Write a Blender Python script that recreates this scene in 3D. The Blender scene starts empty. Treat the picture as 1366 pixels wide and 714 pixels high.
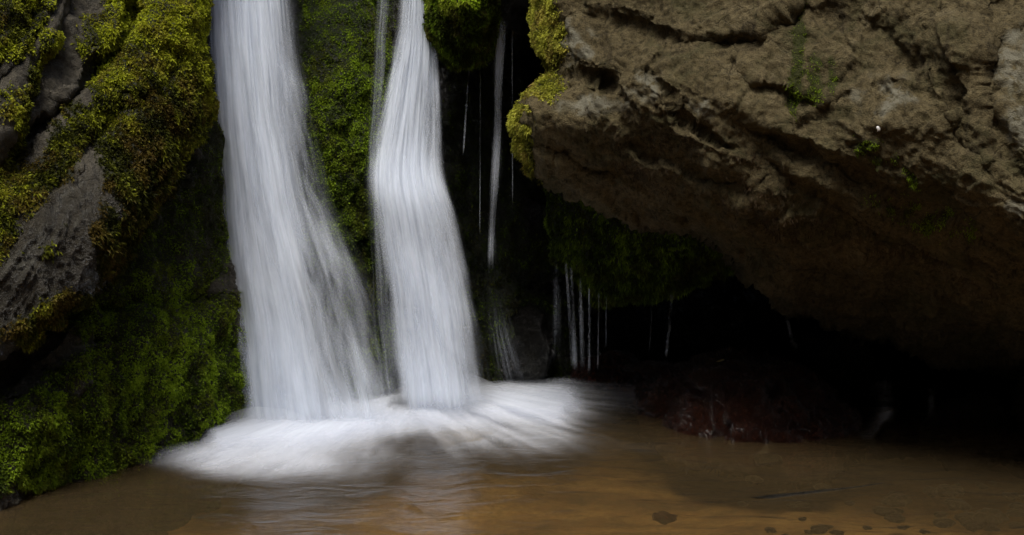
import bpy, math, numpy as np
from math import radians
S = bpy.context.scene
COL = S.collection
# ------------------------------------------------------------------ camera, world, sun, exposure
F, HY, HC = 1876.0, 200.0, 1.4            # focal length in photo pixels, horizon row, eye height (m)
cd = bpy.data.cameras.new('camera'); cam = bpy.data.objects.new('camera', cd); COL.objects.link(cam)
cam.location = (0, 0, HC); cam.rotation_euler = (radians(90), 0, 0)
cd.sensor_width = 36; cd.lens = 36*F/1366; cd.shift_y = -(357-HY)/1366; cd.clip_end = 500; cd.clip_start = 0.05
S.camera = cam
SUN_EL, SUN_AZ = 63, 200                  # azimuth measured clockwise from +Y (the view direction)
w = bpy.data.worlds.new('World'); S.world = w; w.use_nodes = True
nt = w.node_tree; bg = nt.nodes['Background']; sky = nt.nodes.new('ShaderNodeTexSky')
sky.sky_type = 'NISHITA'; sky.sun_disc = False; sky.sun_elevation = radians(SUN_EL); sky.sun_rotation = radians(SUN_AZ)
sky.dust_density = 4; sky.air_density = 1.0; sky.ozone_density = 1
nt.links.new(sky.outputs[0], bg.inputs[0]); bg.inputs[1].default_value = 0.055
sl = bpy.data.lights.new('sun', 'SUN'); sl.energy = 1.5; sl.angle = radians(24); sl.color = (1, .96, .88)
sun = bpy.data.objects.new('sun', sl); COL.objects.link(sun)
from mathutils import Vector
a, e = radians(SUN_AZ), radians(SUN_EL)
sd = Vector((math.sin(a)*math.cos(e), math.cos(a)*math.cos(e), math.sin(e)))
sun.rotation_euler = sd.to_track_quat('Z', 'Y').to_euler(); sun.location = (0, 0, 10)
S.view_settings.view_transform = 'Standard'; S.view_settings.look = 'None'
S.view_settings.exposure = 1.25; S.view_settings.gamma = 1; S.view_settings.use_curve_mapping = False
S.cycles.use_denoising = True; S.cycles.volume_bounces = 2
S.cycles.transparent_max_bounces = 24; S.cycles.max_bounces = 7; S.cycles.diffuse_bounces = 5; S.cycles.transmission_bounces = 7

# ------------------------------------------------------------------ numeric helpers
RG = np.random.default_rng(7)
_perm = RG.permutation(256); _perm = np.concatenate([_perm, _perm, _perm])
_g = RG.normal(size=(256, 3)); _g /= np.linalg.norm(_g, axis=1)[:, None]
def perlin(p):
    i = np.floor(p).astype(np.int64); f = p-i; i &= 255
    u = f*f*f*(f*(f*6-15)+10)
    out = 0
    for dx in (0, 1):
        for dy in (0, 1):
            for dz in (0, 1):
                h = _perm[_perm[_perm[(i[:, 0]+dx) & 255]+((i[:, 1]+dy) & 255)]+((i[:, 2]+dz) & 255)]
                d = f-np.array([dx, dy, dz])
                g = np.einsum('ij,ij->i', _g[h], d)
                wx = u[:, 0] if dx else 1-u[:, 0]; wy = u[:, 1] if dy else 1-u[:, 1]; wz = u[:, 2] if dz else 1-u[:, 2]
                out = out+g*wx*wy*wz
    return out*1.6
def fbm(p, freq, octs=4, gain=.5, seed=0, ridge=False):
    p = np.asarray(p, float)*freq+seed*17.31
    s = 0; a = 1
    for _ in range(octs):
        n = perlin(p)
        if ridge: n = .5-2*np.abs(n)
        s = s+a*n; a *= gain; p = p*2.03+5.7
    return s
def cells(p, freq, seed=0):
    """blocky facets: distance to the nearest jittered cell point"""
    p = p*freq+seed*3.1; i = np.floor(p).astype(np.int64); f = p-i
    best = np.full(len(p), 9.); val = np.zeros(len(p))
    for dx in (-1, 0, 1):
        for dy in (-1, 0, 1):
            for dz in (-1, 0, 1):
                h = _perm[_perm[_perm[(i[:, 0]+dx) & 255]+((i[:, 1]+dy) & 255)]+((i[:, 2]+dz) & 255)]
                o = np.stack([_perm[h+1], _perm[h+2], _perm[h+3]], 1)/255.
                g = _g[h]
                d = np.array([dx, dy, dz])+o-f
                r = (d**2).sum(1); m = r < best
                pl = (g*d).sum(1)
                val = np.where(m, pl, val); best = np.where(m, r, best)
    return val, np.sqrt(best)
def sstep(a, b, x):
    t = np.clip((x-a)/(b-a), 0, 1); return t*t*(3-2*t)
def W(px, py, D):
    px, py, D = np.broadcast_arrays(np.asarray(px, float), np.asarray(py, float), np.asarray(D, float))
    return np.stack([(px-683)/F*D, D, HC+(HY-py)/F*D], -1)
def water_point(px, py, z=0):      # the point of the pool's surface seen at this place of the photograph
    return W(px, py, (HC-z)*F/(np.asarray(py, float)-HY))
def proj(P):
    return 683+P[..., 0]/P[..., 1]*F, HY-(P[..., 2]-HC)/P[..., 1]*F
def tps(ctrl):
    c = np.array(ctrl, float); xy = c[:, :2]/400.; n = len(c)
    def phi(r2): return .5*r2*np.log(r2+1e-9)
    K = phi(((xy[:, None]-xy[None])**2).sum(-1))+np.eye(n)*.02
    P = np.c_[np.ones(n), xy]
    A = np.block([[K, P], [P.T, np.zeros((3, 3))]])
    s = np.linalg.solve(A, np.r_[c[:, 2], 0, 0, 0])
    def f(x, y):
        q = np.stack([x, y], -1)/400.
        r2 = ((q[..., None, :]-xy)**2).sum(-1)
        return phi(r2)@s[:n]+s[n]+q@s[n+1:]
    return f
def seg_dist(x, y, pts, closed=False):
    """distance, side (+ to the right hand when walking along with y down) and position along the polyline"""
    pts = np.array(pts, float)
    if closed: pts = np.r_[pts, pts[:1]]
    best = np.full(x.shape, 1e9); side = np.zeros(x.shape); t_al = np.zeros(x.shape)
    for k in range(len(pts)-1):
        a, b = pts[k], pts[k+1]; d = b-a; L = (d**2).sum()+1e-9
        t = np.clip(((x-a[0])*d[0]+(y-a[1])*d[1])/L, 0, 1)
        r = np.hypot(x-a[0]-t*d[0], y-a[1]-t*d[1])
        c = d[0]*(y-a[1])-d[1]*(x-a[0])
        m = r < best; best = np.where(m, r, best); side = np.where(m, np.sign(c), side); t_al = np.where(m, (k+t)/(len(pts)-1), t_al)
    return best, side, t_al
def inside(x, y, pts):
    pts = np.array(pts, float); c = np.zeros(x.shape, bool); n = len(pts)
    for k in range(n):
        x0, y0 = pts[k]; x1, y1 = pts[(k+1) % n]
        if y0 == y1: continue
        c ^= ((y0 > y) != (y1 > y)) & (x < (x1-x0)*(y-y0)/(y1-y0)+x0)
    return c
def wob(x, y, amp, size, seed=0, octs=3):
    return amp*fbm(np.stack([x.ravel()/size, y.ravel()/size, np.full(x.size, seed*3.7)], 1), 1, octs, seed=seed).reshape(x.shape)
def groove(pts, width, depth, wa=8):
    def f(x, y):
        xx = x+wob(x, y, wa, 60, 3); yy = y+wob(x, y, wa, 60, 5)
        d, s, t = seg_dist(xx, yy, pts)
        return depth*np.exp(-(d/width)**2)*np.clip(np.minimum(t, 1-t)*8+.25, 0, 1)
    return f
def step(pts, width, depth, fall=140, wa=8):
    """the right-hand side of the line lies deeper by depth, fading out over fall pixels"""
    def f(x, y):
        xx = x+wob(x, y, wa, 60, 3); yy = y+wob(x, y, wa, 60, 5)
        d, s, t = seg_dist(xx, yy, pts)
        sd_ = d*s
        return depth*sstep(-width, width, sd_)*np.exp(-np.clip(sd_, 0, None)/fall)*np.clip(np.minimum(t, 1-t)*6+.1, 0, 1)
    return f
def bump(cx, cy, rx, ry, h):
    return lambda x, y: -h*np.exp(-((x-cx)/rx)**2-((y-cy)/ry)**2)
def blobs(lst, noise=.5, size=40, seed=0):
    """soft noisy patches -> mask 0..1; every entry (cx, cy, rx, ry, weight, tilt degrees)"""
    def f(x, y):
        m = np.zeros(x.shape)
        for b in lst:
            cx, cy, rx, ry, wt = b[:5]; t = radians(b[5]) if len(b) > 5 else 0
            dx, dy = x-cx, y-cy; u = dx*math.cos(t)+dy*math.sin(t); v = -dx*math.sin(t)+dy*math.cos(t)
            m = np.maximum(m, wt*np.clip(1.6-np.sqrt((u/rx)**2+(v/ry)**2), 0, 1)) if wt > 0 else m*(1+wt*np.clip(1.6-np.sqrt((u/rx)**2+(v/ry)**2), 0, 1))
        n = wob(x, y, noise, size, seed, 4)
        return sstep(.2, .75, m+n*(m > 0))*np.clip(m*3, 0, 1)
    return f

# ------------------------------------------------------------------ mesh helpers
def norms(V, Q):
    n = np.zeros_like(V); a = V[Q[:, 2]]-V[Q[:, 0]]; b = V[Q[:, 3]]-V[Q[:, 1]]; c = np.cross(a, b)
    for k in range(4): np.add.at(n, Q[:, k], c)
    return n/(np.linalg.norm(n, axis=1)[:, None]+1e-12)
def mk(name, V, Fc, mat, parent=None, attrs={}, uv=None, origin=None, smooth=True):
    V = np.asarray(V, float); Fc = np.asarray(Fc, np.int32); k = Fc.shape[1]
    if origin is None:
        if parent is not None: origin = np.array(parent['_o'])
        else: origin = np.array([V[:, 0].mean(), V[:, 1].mean(), V[:, 2].min()])
    m = bpy.data.meshes.new(name); m.vertices.add(len(V)); m.vertices.foreach_set('co', (V-origin).astype(np.float32).ravel())
    m.loops.add(Fc.size); m.loops.foreach_set('vertex_index', Fc.ravel())
    m.polygons.add(len(Fc)); m.polygons.foreach_set('loop_start', np.arange(0, Fc.size, k, dtype=np.int32))
    m.polygons.foreach_set('loop_total', np.full(len(Fc), k, np.int32))
    m.polygons.foreach_set('use_smooth', np.full(len(Fc), smooth))
    m.update(calc_edges=True)
    for an, av in attrs.items():
        at = m.attributes.new(an, 'FLOAT', 'POINT'); at.data.foreach_set('value', np.asarray(av, np.float32))
    if uv is not None:
        ul = m.uv_layers.new(name='flow'); ul.data.foreach_set('uv', np.asarray(uv, np.float32)[Fc.ravel()].ravel())
    m.materials.append(mat); m.validate()
    o = bpy.data.objects.new(name, m); COL.objects.link(o)
    if parent is not None: o.parent = parent
    else: o.location = origin
    o['_o'] = [float(t) for t in origin]
    return o
def tag(o, label, cat, group=None):
    o['label'] = label; o['category'] = cat
    if group: o['group'] = group
    return o
def struct(o): o['kind'] = 'structure'; return o
def empty(name, loc):
    o = bpy.data.objects.new(name, None); COL.objects.link(o); o.location = loc; o['_o'] = [float(t) for t in loc]; o.empty_display_size = .1
    return o

class Relief: pass
def relief(name, poly, ctrl, feats=(), stp=3., thick=1.0, edge=60, edge_d=.35, disp=None, mat=None, moss=None, wet=None,
           pat=None, amp=1.0, edge_noise=7, seed=1, parent=None, moss_lump=.02, strata=None, smooth_px=0):
    """a closed body of rock: the face is shaped from depths (m) measured at places of the photograph, rolls back round its
    outline and is closed behind by a back of its own"""
    poly = np.array(poly, float); lo = poly.min(0)-12; hi = poly.max(0)+12
    gx = np.arange(lo[0], hi[0]+stp, stp); gy = np.arange(lo[1], hi[1]+stp, stp)
    X, Y = np.meshgrid(gx, gy)
    d, _, _ = seg_dist(X, Y, poly, True); d = np.where(inside(X, Y, poly), d, -d)
    d = d+wob(X, Y, edge_noise, 50, seed, 4)
    keep = d > -stp*1.2
    gyy, gxx = np.gradient(d, stp); gn = np.hypot(gxx, gyy)+1e-6
    out = keep & (d < 0)
    Xs = np.where(out, X-d*gxx/gn, X); Ys = np.where(out, Y-d*gyy/gn, Y); d = np.maximum(d, 0)
    base = tps(ctrl)(Xs, Ys)
    for f in feats: base = base+f(Xs, Ys)
    t = np.clip(d/edge, 0, 1); roll = 1-np.sqrt(1-(1-t)**2)
    front = base+edge_d*roll; back = base+edge_d*(1-.0*t)+thick*np.sqrt(1-(1-t)**2)
    idx = -np.ones(X.shape, int); nf = keep.sum(); idx[keep] = np.arange(nf)
    inn = keep & (d > 0); idb = idx.copy(); idb[inn] = nf+np.arange(inn.sum())
    V = np.r_[W(Xs, Ys, front)[keep], W(Xs, Ys, back)[inn]]
    PX = np.r_[Xs[keep], Xs[inn]]; PY = np.r_[Ys[keep], Ys[inn]]
    def quads(ix, flip):
        q = np.stack([ix[:-1, :-1], ix[1:, :-1], ix[1:, 1:], ix[:-1, 1:]], -1).reshape(-1, 4)
        q = q[(q >= 0).all(1)]
        return q[:, ::-1] if flip else q
    allb = lambda q: (q < nf).all(1)
    Qf = quads(idx, False); Qb = quads(idb, True)
    rim = out[keep]; ob = np.zeros(len(V), bool); ob[:nf] = rim
    Qb = Qb[~ob[Qb].all(1)]; Qf = Qf[~ob[Qf].all(1)]
    Q = np.r_[Qf, Qb]; nff = len(Qf)
    N = norms(V, Q)
    if (N[:nf, 1]).mean() > 0: N = -N; Q = Q[:, ::-1]
    mm = moss(PX, PY) if moss is not None else np.zeros(len(V))
    mm[nf:] = 0
    if disp is None:
        dz = .085*fbm(V, 1.6, 3, seed=seed)+.03*fbm(V, 6, 3, seed=seed+2)
        c, r = cells(V+.05*fbm(V, 5, 2, seed=4)[:, None], 3.2, seed); dz += .035*np.clip(c, -1, 1)
        c, r = cells(V+.02*fbm(V, 9, 2, seed=4)[:, None], 9, seed+1); dz += .010*np.clip(c, -1, 1)
        dz += .011*fbm(V, 22, 3, seed=seed+3, ridge=True)
    else: dz = disp(V, PX, PY)
    lump = fbm(V, 14, 3, seed=9)*.5+.5
    dz = amp*dz*(1-.35*mm)+moss_lump*mm*(.3+lump*1.3)
    V2 = V+N*dz[:, None]
    N2 = norms(V2, Q)
    at = {'moss': mm, 'wet': wet(PX, PY)*(1-.85*mm) if wet is not None else np.zeros(len(V)), 'patch': pat(PX, PY) if pat is not None else np.zeros(len(V))}
    o = mk(name, V2, Q, mat, parent, at)
    R = Relief(); R.o = o; R.V = V2; R.Q = Q[:nff]; R.N = N2; R.PX = PX; R.PY = PY; R.moss = mm; R.nf = nf
    return R
def scatter(R, n, mask, seed=3):
    """n random points on the front of a relief where mask(px, py) lets them"""
    rg = np.random.default_rng(seed)
    Q = R.Q; a = R.V[Q[:, 0]]; b = R.V[Q[:, 1]]; c = R.V[Q[:, 2]]; d = R.V[Q[:, 3]]
    area = np.linalg.norm(np.cross(c-a, d-b), axis=1)*.5
    mk_ = mask if isinstance(mask, np.ndarray) else mask(R.PX, R.PY)
    inn = (R.PX > -90) & (R.PX < 1456) & (R.PY > -120)
    wgt = area*np.clip(mk_, 0, 1)[Q].mean(1)*inn[Q[:, 0]]
    cum = np.cumsum(wgt); f = np.searchsorted(cum, rg.random(n)*cum[-1]); f = np.clip(f, 0, len(Q)-1)
    u, v = rg.random((2, n, 1))
    P = (a[f]*(1-u)+b[f]*u)*(1-v)+(d[f]*(1-u)+c[f]*u)*v
    N = R.N[Q[f, 0]]; N = N/(np.linalg.norm(N, axis=1)[:, None]+1e-9)
    m = mk_[Q[f, 0]]
    return P, N, m, R.PX[Q[f, 0]], R.PY[Q[f, 0]]
def moss_mesh(name, R, n, mask, mat, parent, length=.016, width=.0045, leaves=4, droop=.5, spread=.9, tone=None, seed=3, up=.0):
    """moss: many small pointed leaves growing out of the rock in drooping sprigs"""
    rg = np.random.default_rng(seed)
    P, N, m, px, py = scatter(R, n, mask, seed)
    clump = fbm(P, 16, 3, seed=5)
    L = length*(.5+rg.random(n)*.9)*(.75+.6*np.clip(clump+.3, 0, 1.2))
    main = N+rg.normal(size=(n, 3))*.45+np.array([0, 0, -droop+up]); main /= np.linalg.norm(main, axis=1)[:, None]
    tb = fbm(P, 5, 3, seed=8)
    tn = (tone(px, py) if tone is not None else .5)+.35*tb+.25*clump+rg.normal(size=n)*.13
    dry = .5+.8*fbm(P, 7, 3, seed=13)+rg.normal(size=n)*.15
    Vs, Fs, T, Dy = [], [], [], []
    for k in range(leaves):
        off = rg.normal(size=(n, 3)); off -= (off*main).sum(1)[:, None]*main; off /= np.linalg.norm(off, axis=1)[:, None]
        dr = main+off*spread*(.4+rg.random((n, 1))); dr /= np.linalg.norm(dr, axis=1)[:, None]
        sd2 = np.cross(dr, rg.normal(size=(n, 3))); sd2 /= np.linalg.norm(sd2, axis=1)[:, None]
        b0 = P-N*.003+main*(L*(k/leaves)*.8)[:, None]
        l = (L*(.45+.35*rg.random(n)))[:, None]; wd = (width*(.6+.8*rg.random(n)))[:, None]
        q = np.stack([b0, b0+dr*l*.5+sd2*wd, b0+dr*l+np.array([0, 0, -.25])*l, b0+dr*l*.5-sd2*wd], 1)
        Vs.append(q.reshape(-1, 3)); Fs.append(np.arange(4*n).reshape(n, 4)+4*n*k)
        tt = tn+.12*k/leaves; T.append(np.repeat(tt, 4)); Dy.append(np.repeat(dry, 4))
    return mk(name, np.concatenate(Vs), np.concatenate(Fs), mat, parent, {'tone': np.concatenate(T), 'dry': np.concatenate(Dy)}, smooth=False)

# ------------------------------------------------------------------ materials
class NT:
    def __init__(s, name):
        s.m = bpy.data.materials.new(name); s.m.use_nodes = True; s.t = s.m.node_tree; s.t.nodes.clear()
        s.out = s.t.nodes.new('ShaderNodeOutputMaterial')
    def n(s, ty, ins={}, **pr):
        nd = s.t.nodes.new(ty)
        for k, v in pr.items(): setattr(nd, k, v)
        for k, v in ins.items(): s.set(nd.inputs[k], v)
        return nd
    def set(s, sock, v):
        if isinstance(v, bpy.types.NodeSocket): s.t.links.new(v, sock)
        elif isinstance(v, bpy.types.Node): s.t.links.new(v.outputs[0], sock)
        else: sock.default_value = v
    def attr(s, name): return s.n('ShaderNodeAttribute', attribute_name=name).outputs['Fac']
    def math(s, op, a, b=0.0, c=0.0, clamp=False): return s.n('ShaderNodeMath', {0: a, 1: b, 2: c}, operation=op, use_clamp=clamp).outputs[0]
    def mix(s, f, a, b):
        nd = s.n('ShaderNodeMix', data_type='RGBA'); s.set(nd.inputs[0], f); s.set(nd.inputs[6], a); s.set(nd.inputs[7], b); return nd.outputs[2]
    def ramp(s, f, stops, interp='LINEAR'):
        nd = s.n('ShaderNodeValToRGB', {0: f}); cr = nd.color_ramp; cr.interpolation = interp
        while len(cr.elements) < len(stops): cr.elements.new(.5)
        for el, (p, c) in zip(cr.elements, stops):
            el.position = p; el.color = (*c, 1) if isinstance(c, tuple) else (c, c, c, 1)
        return nd.outputs[0]
    def noise(s, co, scale, detail=4, rough=.55, dist=0, sc3=None):
        if sc3 is not None: co = s.n('ShaderNodeMapping', {0: co, 3: sc3}).outputs[0]
        return s.n('ShaderNodeTexNoise', {'Vector': co, 'Scale': scale, 'Detail': detail, 'Roughness': rough, 'Distortion': dist}).outputs[0]
def rock_mat(name, cols, mosscol=(.012, .014, .004), rough=.85, bump=1.0, wetrough=.25, patch=(.3, .29, .24), dist=.6, spec=.4, stain=0.):
    b = NT(name); co = b.n('ShaderNodeTexCoord').outputs['Object']
    n1 = b.noise(co, 1.7, 5, .6, .4); n2 = b.noise(co, 7, 6, .65, dist); n3 = b.noise(co, 42, 5, .7); n4 = b.noise(co, 160, 3, .7)
    cw = b.n('ShaderNodeVectorMath', {0: co, 1: b.n('ShaderNodeVectorMath', {0: b.n('ShaderNodeTexNoise', {'Vector': co, 'Scale': 5.0, 'Detail': 4.0}).outputs['Color'], 1: (.22, .22, .22)}, operation='MULTIPLY').outputs[0]}, operation='ADD').outputs[0]
    cr1 = b.n('ShaderNodeTexVoronoi', {'Vector': cw, 'Scale': 4.5}, feature='DISTANCE_TO_EDGE').outputs[0]
    cr2 = b.n('ShaderNodeTexVoronoi', {'Vector': cw, 'Scale': 17.0}, feature='DISTANCE_TO_EDGE').outputs[0]
    k1 = b.math('MULTIPLY', b.ramp(cr1, [(0., 1.), (.035, 0.)]), b.ramp(n1, [(.46, 0.), (.62, .7)]))
    k2 = b.math('MULTIPLY', b.ramp(cr2, [(0., 1.), (.05, 0.)]), b.ramp(n2, [(.52, 0.), (.68, .35)]))
    crk = b.math('MAXIMUM', k1, k2)
    f = b.math('ADD', b.math('MULTIPLY', n1, .45), b.math('MULTIPLY', n2, .55))
    c = b.ramp(f, [(.33, cols[0]), (.46, cols[1]), (.56, cols[2]), (.68, cols[3])])
    c = b.mix(b.ramp(n3, [(.42, 0.), (.66, .7)]), c, b.n('ShaderNodeMix', {}, data_type='RGBA').outputs[2] if False else (*[t*1.6 for t in cols[2]], 1))
    c = b.mix(b.ramp(n3, [(.30, .75), (.44, 0.)]), c, (*[t*.45 for t in cols[0]], 1))
    c = b.mix(b.math('MULTIPLY', crk, .75), c, (*[t*.25 for t in cols[0]], 1))
    c = b.mix(b.ramp(n4, [(.62, 0.), (.78, .3)]), c, (*[min(1, t*1.5) for t in cols[3]], 1))
    c = b.mix(b.ramp(n4, [(.32, .8), (.47, 0.)]), c, (*[t*.5 for t in cols[1]], 1))
    vor = b.n('ShaderNodeTexVoronoi', {'Vector': b.n('ShaderNodeMix', {}, data_type='VECTOR').outputs[1] if False else co, 'Scale': 26.0, 'Randomness': 1.0}).outputs['Distance']
    if stain: c = b.mix(b.math('MULTIPLY', b.ramp(b.noise(co, 3.1, 5, .7, .8), [(.50, 0.), (.62, 1.)]), stain), c, (.045, .048, .018, 1)); c = b.mix(b.math('MULTIPLY', b.ramp(b.noise(co, 4.3, 5, .7, 1.2, (1.3, 1, .6)), [(.56, 0.), (.66, 1.)]), .5), c, (.022, .016, .009, 1))
    pf = b.math('MULTIPLY', b.attr('patch'), b.ramp(b.noise(co, 18, 6, .7), [(.4, 0.), (.52, 1.)]))
    c = b.mix(pf, c, b.mix(n3, (*patch, 1), (*[t*.6 for t in patch], 1)))
    mf = b.math('MULTIPLY', b.attr('moss'), b.ramp(n3, [(.3, .9), (.5, 1.3)]), clamp=True)
    c = b.mix(mf, c, b.mix(n2, (*mosscol, 1), (*[t*1.8 for t in mosscol], 1)))
    h = b.math('ADD', b.math('ADD', b.math('MULTIPLY', n3, .55), b.math('MULTIPLY', n4, .6)), b.math('MULTIPLY', n2, .8))
    h = b.math('SUBTRACT', h, b.math('MULTIPLY', crk, .5))
    h = b.math('ADD', h, b.math('MULTIPLY', vor, .25))
    bp = b.n('ShaderNodeBump', {'Strength': .9, 'Distance': .035*bump, 'Height': h})
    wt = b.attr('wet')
    c = b.mix(wt, c, b.mix(.55, c, (0, 0, 0, 1)))  # darkens damp rock, and carries the shade painted under the big boulder
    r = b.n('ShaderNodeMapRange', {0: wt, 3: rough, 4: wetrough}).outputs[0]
    r = b.math('ADD', r, b.math('MULTIPLY', b.math('SUBTRACT', n3, .5), b.math('SUBTRACT', .35, b.math('MULTIPLY', wt, .3))), clamp=True)
    P = b.n('ShaderNodeBsdfPrincipled', {'Base Color': c, 'Roughness': r, 'Normal': bp.outputs[0], 'Specular IOR Level': spec})
    b.t.links.new(P.outputs[0], b.out.inputs[0]); return b.m
def moss_mat(name, dark, mid, bright, drycol, dryness=.5, trans=.35):
    b = NT(name); t = b.attr('tone'); d = b.attr('dry')
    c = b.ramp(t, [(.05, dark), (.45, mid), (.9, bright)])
    c = b.mix(b.math('MULTIPLY', b.ramp(d, [(.5, 0.), (.95, 1.)]), dryness), c, (*drycol, 1))
    D = b.n('ShaderNodeBsdfPrincipled', {'Base Color': c, 'Roughness': .6, 'Specular IOR Level': .12})
    T = b.n('ShaderNodeBsdfTranslucent', {0: c})
    M = b.n('ShaderNodeMixShader', {0: trans, 1: D.outputs[0], 2: T.outputs[0]})
    b.t.links.new(M.outputs[0], b.out.inputs[0]); return b.m
M_left = rock_mat('grey_slate_rock', [(.022, .018, .012), (.046, .039, .026), (.076, .066, .047), (.14, .125, .095)], mosscol=(.014, .015, .004), bump=.8, rough=.6, wetrough=.22)
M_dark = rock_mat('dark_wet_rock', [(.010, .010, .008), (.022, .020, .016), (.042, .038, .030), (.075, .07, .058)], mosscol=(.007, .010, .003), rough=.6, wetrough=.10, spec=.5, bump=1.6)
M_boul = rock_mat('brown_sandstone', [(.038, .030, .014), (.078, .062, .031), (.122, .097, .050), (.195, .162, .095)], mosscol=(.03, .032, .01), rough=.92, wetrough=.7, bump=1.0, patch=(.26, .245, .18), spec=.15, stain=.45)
M_red = rock_mat('wet_red_rock', [(.016, .005, .003), (.045, .014, .008), (.085, .028, .016), (.15, .08, .05)], rough=.3, wetrough=.04, bump=2.6, spec=.7)
M_mossL = moss_mat('yellow_green_moss', (.016, .018, .003), (.078, .086, .009), (.42, .46, .028), (.18, .115, .025), .5)
M_mossG = moss_mat('deep_green_moss', (.011, .016, .003), (.068, .105, .010), (.24, .35, .020), (.08, .055, .014), .45)
M_mossB = moss_mat('bright_moss', (.03, .04, .005), (.15, .24, .012), (.46, .66, .03), (.22, .17, .04), .4)
M_mossY = moss_mat('straw_moss', (.04, .04, .008), (.17, .18, .022), (.46, .46, .06), (.30, .20, .06), .5)
M_root = moss_mat('dead_root_threads', (.02, .014, .008), (.06, .042, .024), (.12, .09, .055), (.09, .05, .025), .5)

def water_mat(name, col=(.80, .86, .96), ufreq=15, vfreq=.6, lo=.30, hi=.70, contrast=1.9, mx=1.0, soft='SMOOTHSTEP'):
    """silky falling water: white scattering threads with clear gaps, running along the flow"""
    b = NT(name); uv = b.n('ShaderNodeUVMap', uv_map='flow').outputs[0]
    nA = b.noise(uv, 1, 3, .55, .15, (ufreq, vfreq, 1)); nB = b.noise(uv, 1, 3, .6, .1, (ufreq*3.7, vfreq*1.3, 1)); nC = b.noise(uv, 1, 2, .5, .3, (ufreq*.35, vfreq*1.6, 1))
    n = b.math('ADD', b.math('ADD', b.math('MULTIPLY', nA, .42), b.math('MULTIPLY', nB, .16)), b.math('MULTIPLY', nC, .42))
    dn = b.attr('dens')
    x = b.math('ADD', b.math('MULTIPLY', b.math('SUBTRACT', n, .5), contrast), dn)
    al = b.math('MULTIPLY', b.n('ShaderNodeMapRange', {0: x, 1: lo, 2: hi, 3: 0., 4: 1.}, interpolation_type=soft).outputs[0], mx)
    al = b.math('MULTIPLY', al, b.math('MULTIPLY', dn, 3.0, clamp=True))
    D = b.n('ShaderNodeBsdfDiffuse', {0: (*col, 1)}); T = b.n('ShaderNodeBsdfTranslucent', {0: (*col, 1)})
    M = b.n('ShaderNodeMixShader', {0: .25, 1: D.outputs[0], 2: T.outputs[0]})
    Z = b.n('ShaderNodeBsdfTransparent')
    A = b.n('ShaderNodeMixShader', {0: al, 1: Z.outputs[0], 2: M.outputs[0]})
    b.t.links.new(A.outputs[0], b.out.inputs[0]); return b.m
M_fall = water_mat('falling_water', lo=.06, hi=1.25, contrast=2.0, mx=.60, soft='LINEAR')
M_veil = water_mat('thin_water_veil', ufreq=40, lo=.15, hi=1.25, contrast=1.5, mx=.7)
M_foam = water_mat('foam', col=(.84, .88, .96), ufreq=22, vfreq=1.0, lo=.0, hi=1.15, contrast=.45, mx=.55, soft='LINEAR')

# ------------------------------------------------------------------ setting: pool bed, water, cliff, added sky-blocking bank behind the viewer
def bed_z(x, y):
    P = np.stack([x, y, 0*x], 1)
    z = -.30+.06*fbm(P, .9, 3, seed=31)+.012*fbm(P, 7, 3, seed=33)
    sh = sstep(-.2, 1.6, x)*sstep(6.4, 5.2, y)           # a gravel shallow at the near right
    z = z+.20*sh
    r = np.hypot(x, y-4)                                   # beyond the pool the ravine floor rises out of the water
    return z+.8*sstep(7, 14, r)+6*sstep(14, 40, r)
gx = np.concatenate([np.linspace(-60, -8, 20)[:-1], np.linspace(-8, -2.6, 40)[:-1], np.linspace(-2.6, 2.8, 260), np.linspace(2.8, 8, 40)[1:], np.linspace(8, 60, 20)[1:]])
gy = np.concatenate([np.linspace(-60, -4, 20)[:-1], np.linspace(-4, 4, 50)[:-1], np.linspace(4, 9.5, 260), np.linspace(9.5, 60, 30)[1:]])
X, Y = np.meshgrid(gx, gy); Z = bed_z(X.ravel(), Y.ravel())
V = np.stack([X.ravel(), Y.ravel(), Z], 1)
def gridq(ny, nx):
    i = np.arange(ny*nx).reshape(ny, nx)
    return np.stack([i[:-1, :-1], i[:-1, 1:], i[1:, 1:], i[1:, :-1]], -1).reshape(-1, 4)
b = NT('amber_sand_bed'); co = b.n('ShaderNodeTexCoord').outputs['Object']
n1 = b.noise(co, 1.6, 4, .6, .5, (1, 1.6, 1)); n2 = b.noise(co, 14, 5, .65); n3 = b.n('ShaderNodeTexVoronoi', {'Vector': co, 'Scale': 34.0}).outputs['Distance']
c = b.ramp(n1, [(.36, (.055, .037, .016)), (.5, (.16, .108, .044)), (.66, (.27, .19, .08))])
c = b.mix(b.ramp(n2, [(.42, 0.), (.62, .6)]), c, (.13, .068, .028, 1))
c = b.mix(b.math('MULTIPLY', n3, .5), c, (.05, .03, .015, 1)); c = b.mix(b.ramp(n2, [(.28, .7), (.40, 0.)]), c, (.03, .018, .010, 1))
P = b.n('ShaderNodeBsdfPrincipled', {'Base Color': c, 'Roughness': .9, 'Normal': b.n('ShaderNodeBump', {'Strength': .6, 'Distance': .02, 'Height': n2}).outputs[0]})
b.t.links.new(P.outputs[0], b.out.inputs[0])
struct(mk('ground', V, gridq(len(gy), len(gx)), b.m, origin=np.zeros(3)))
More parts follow.
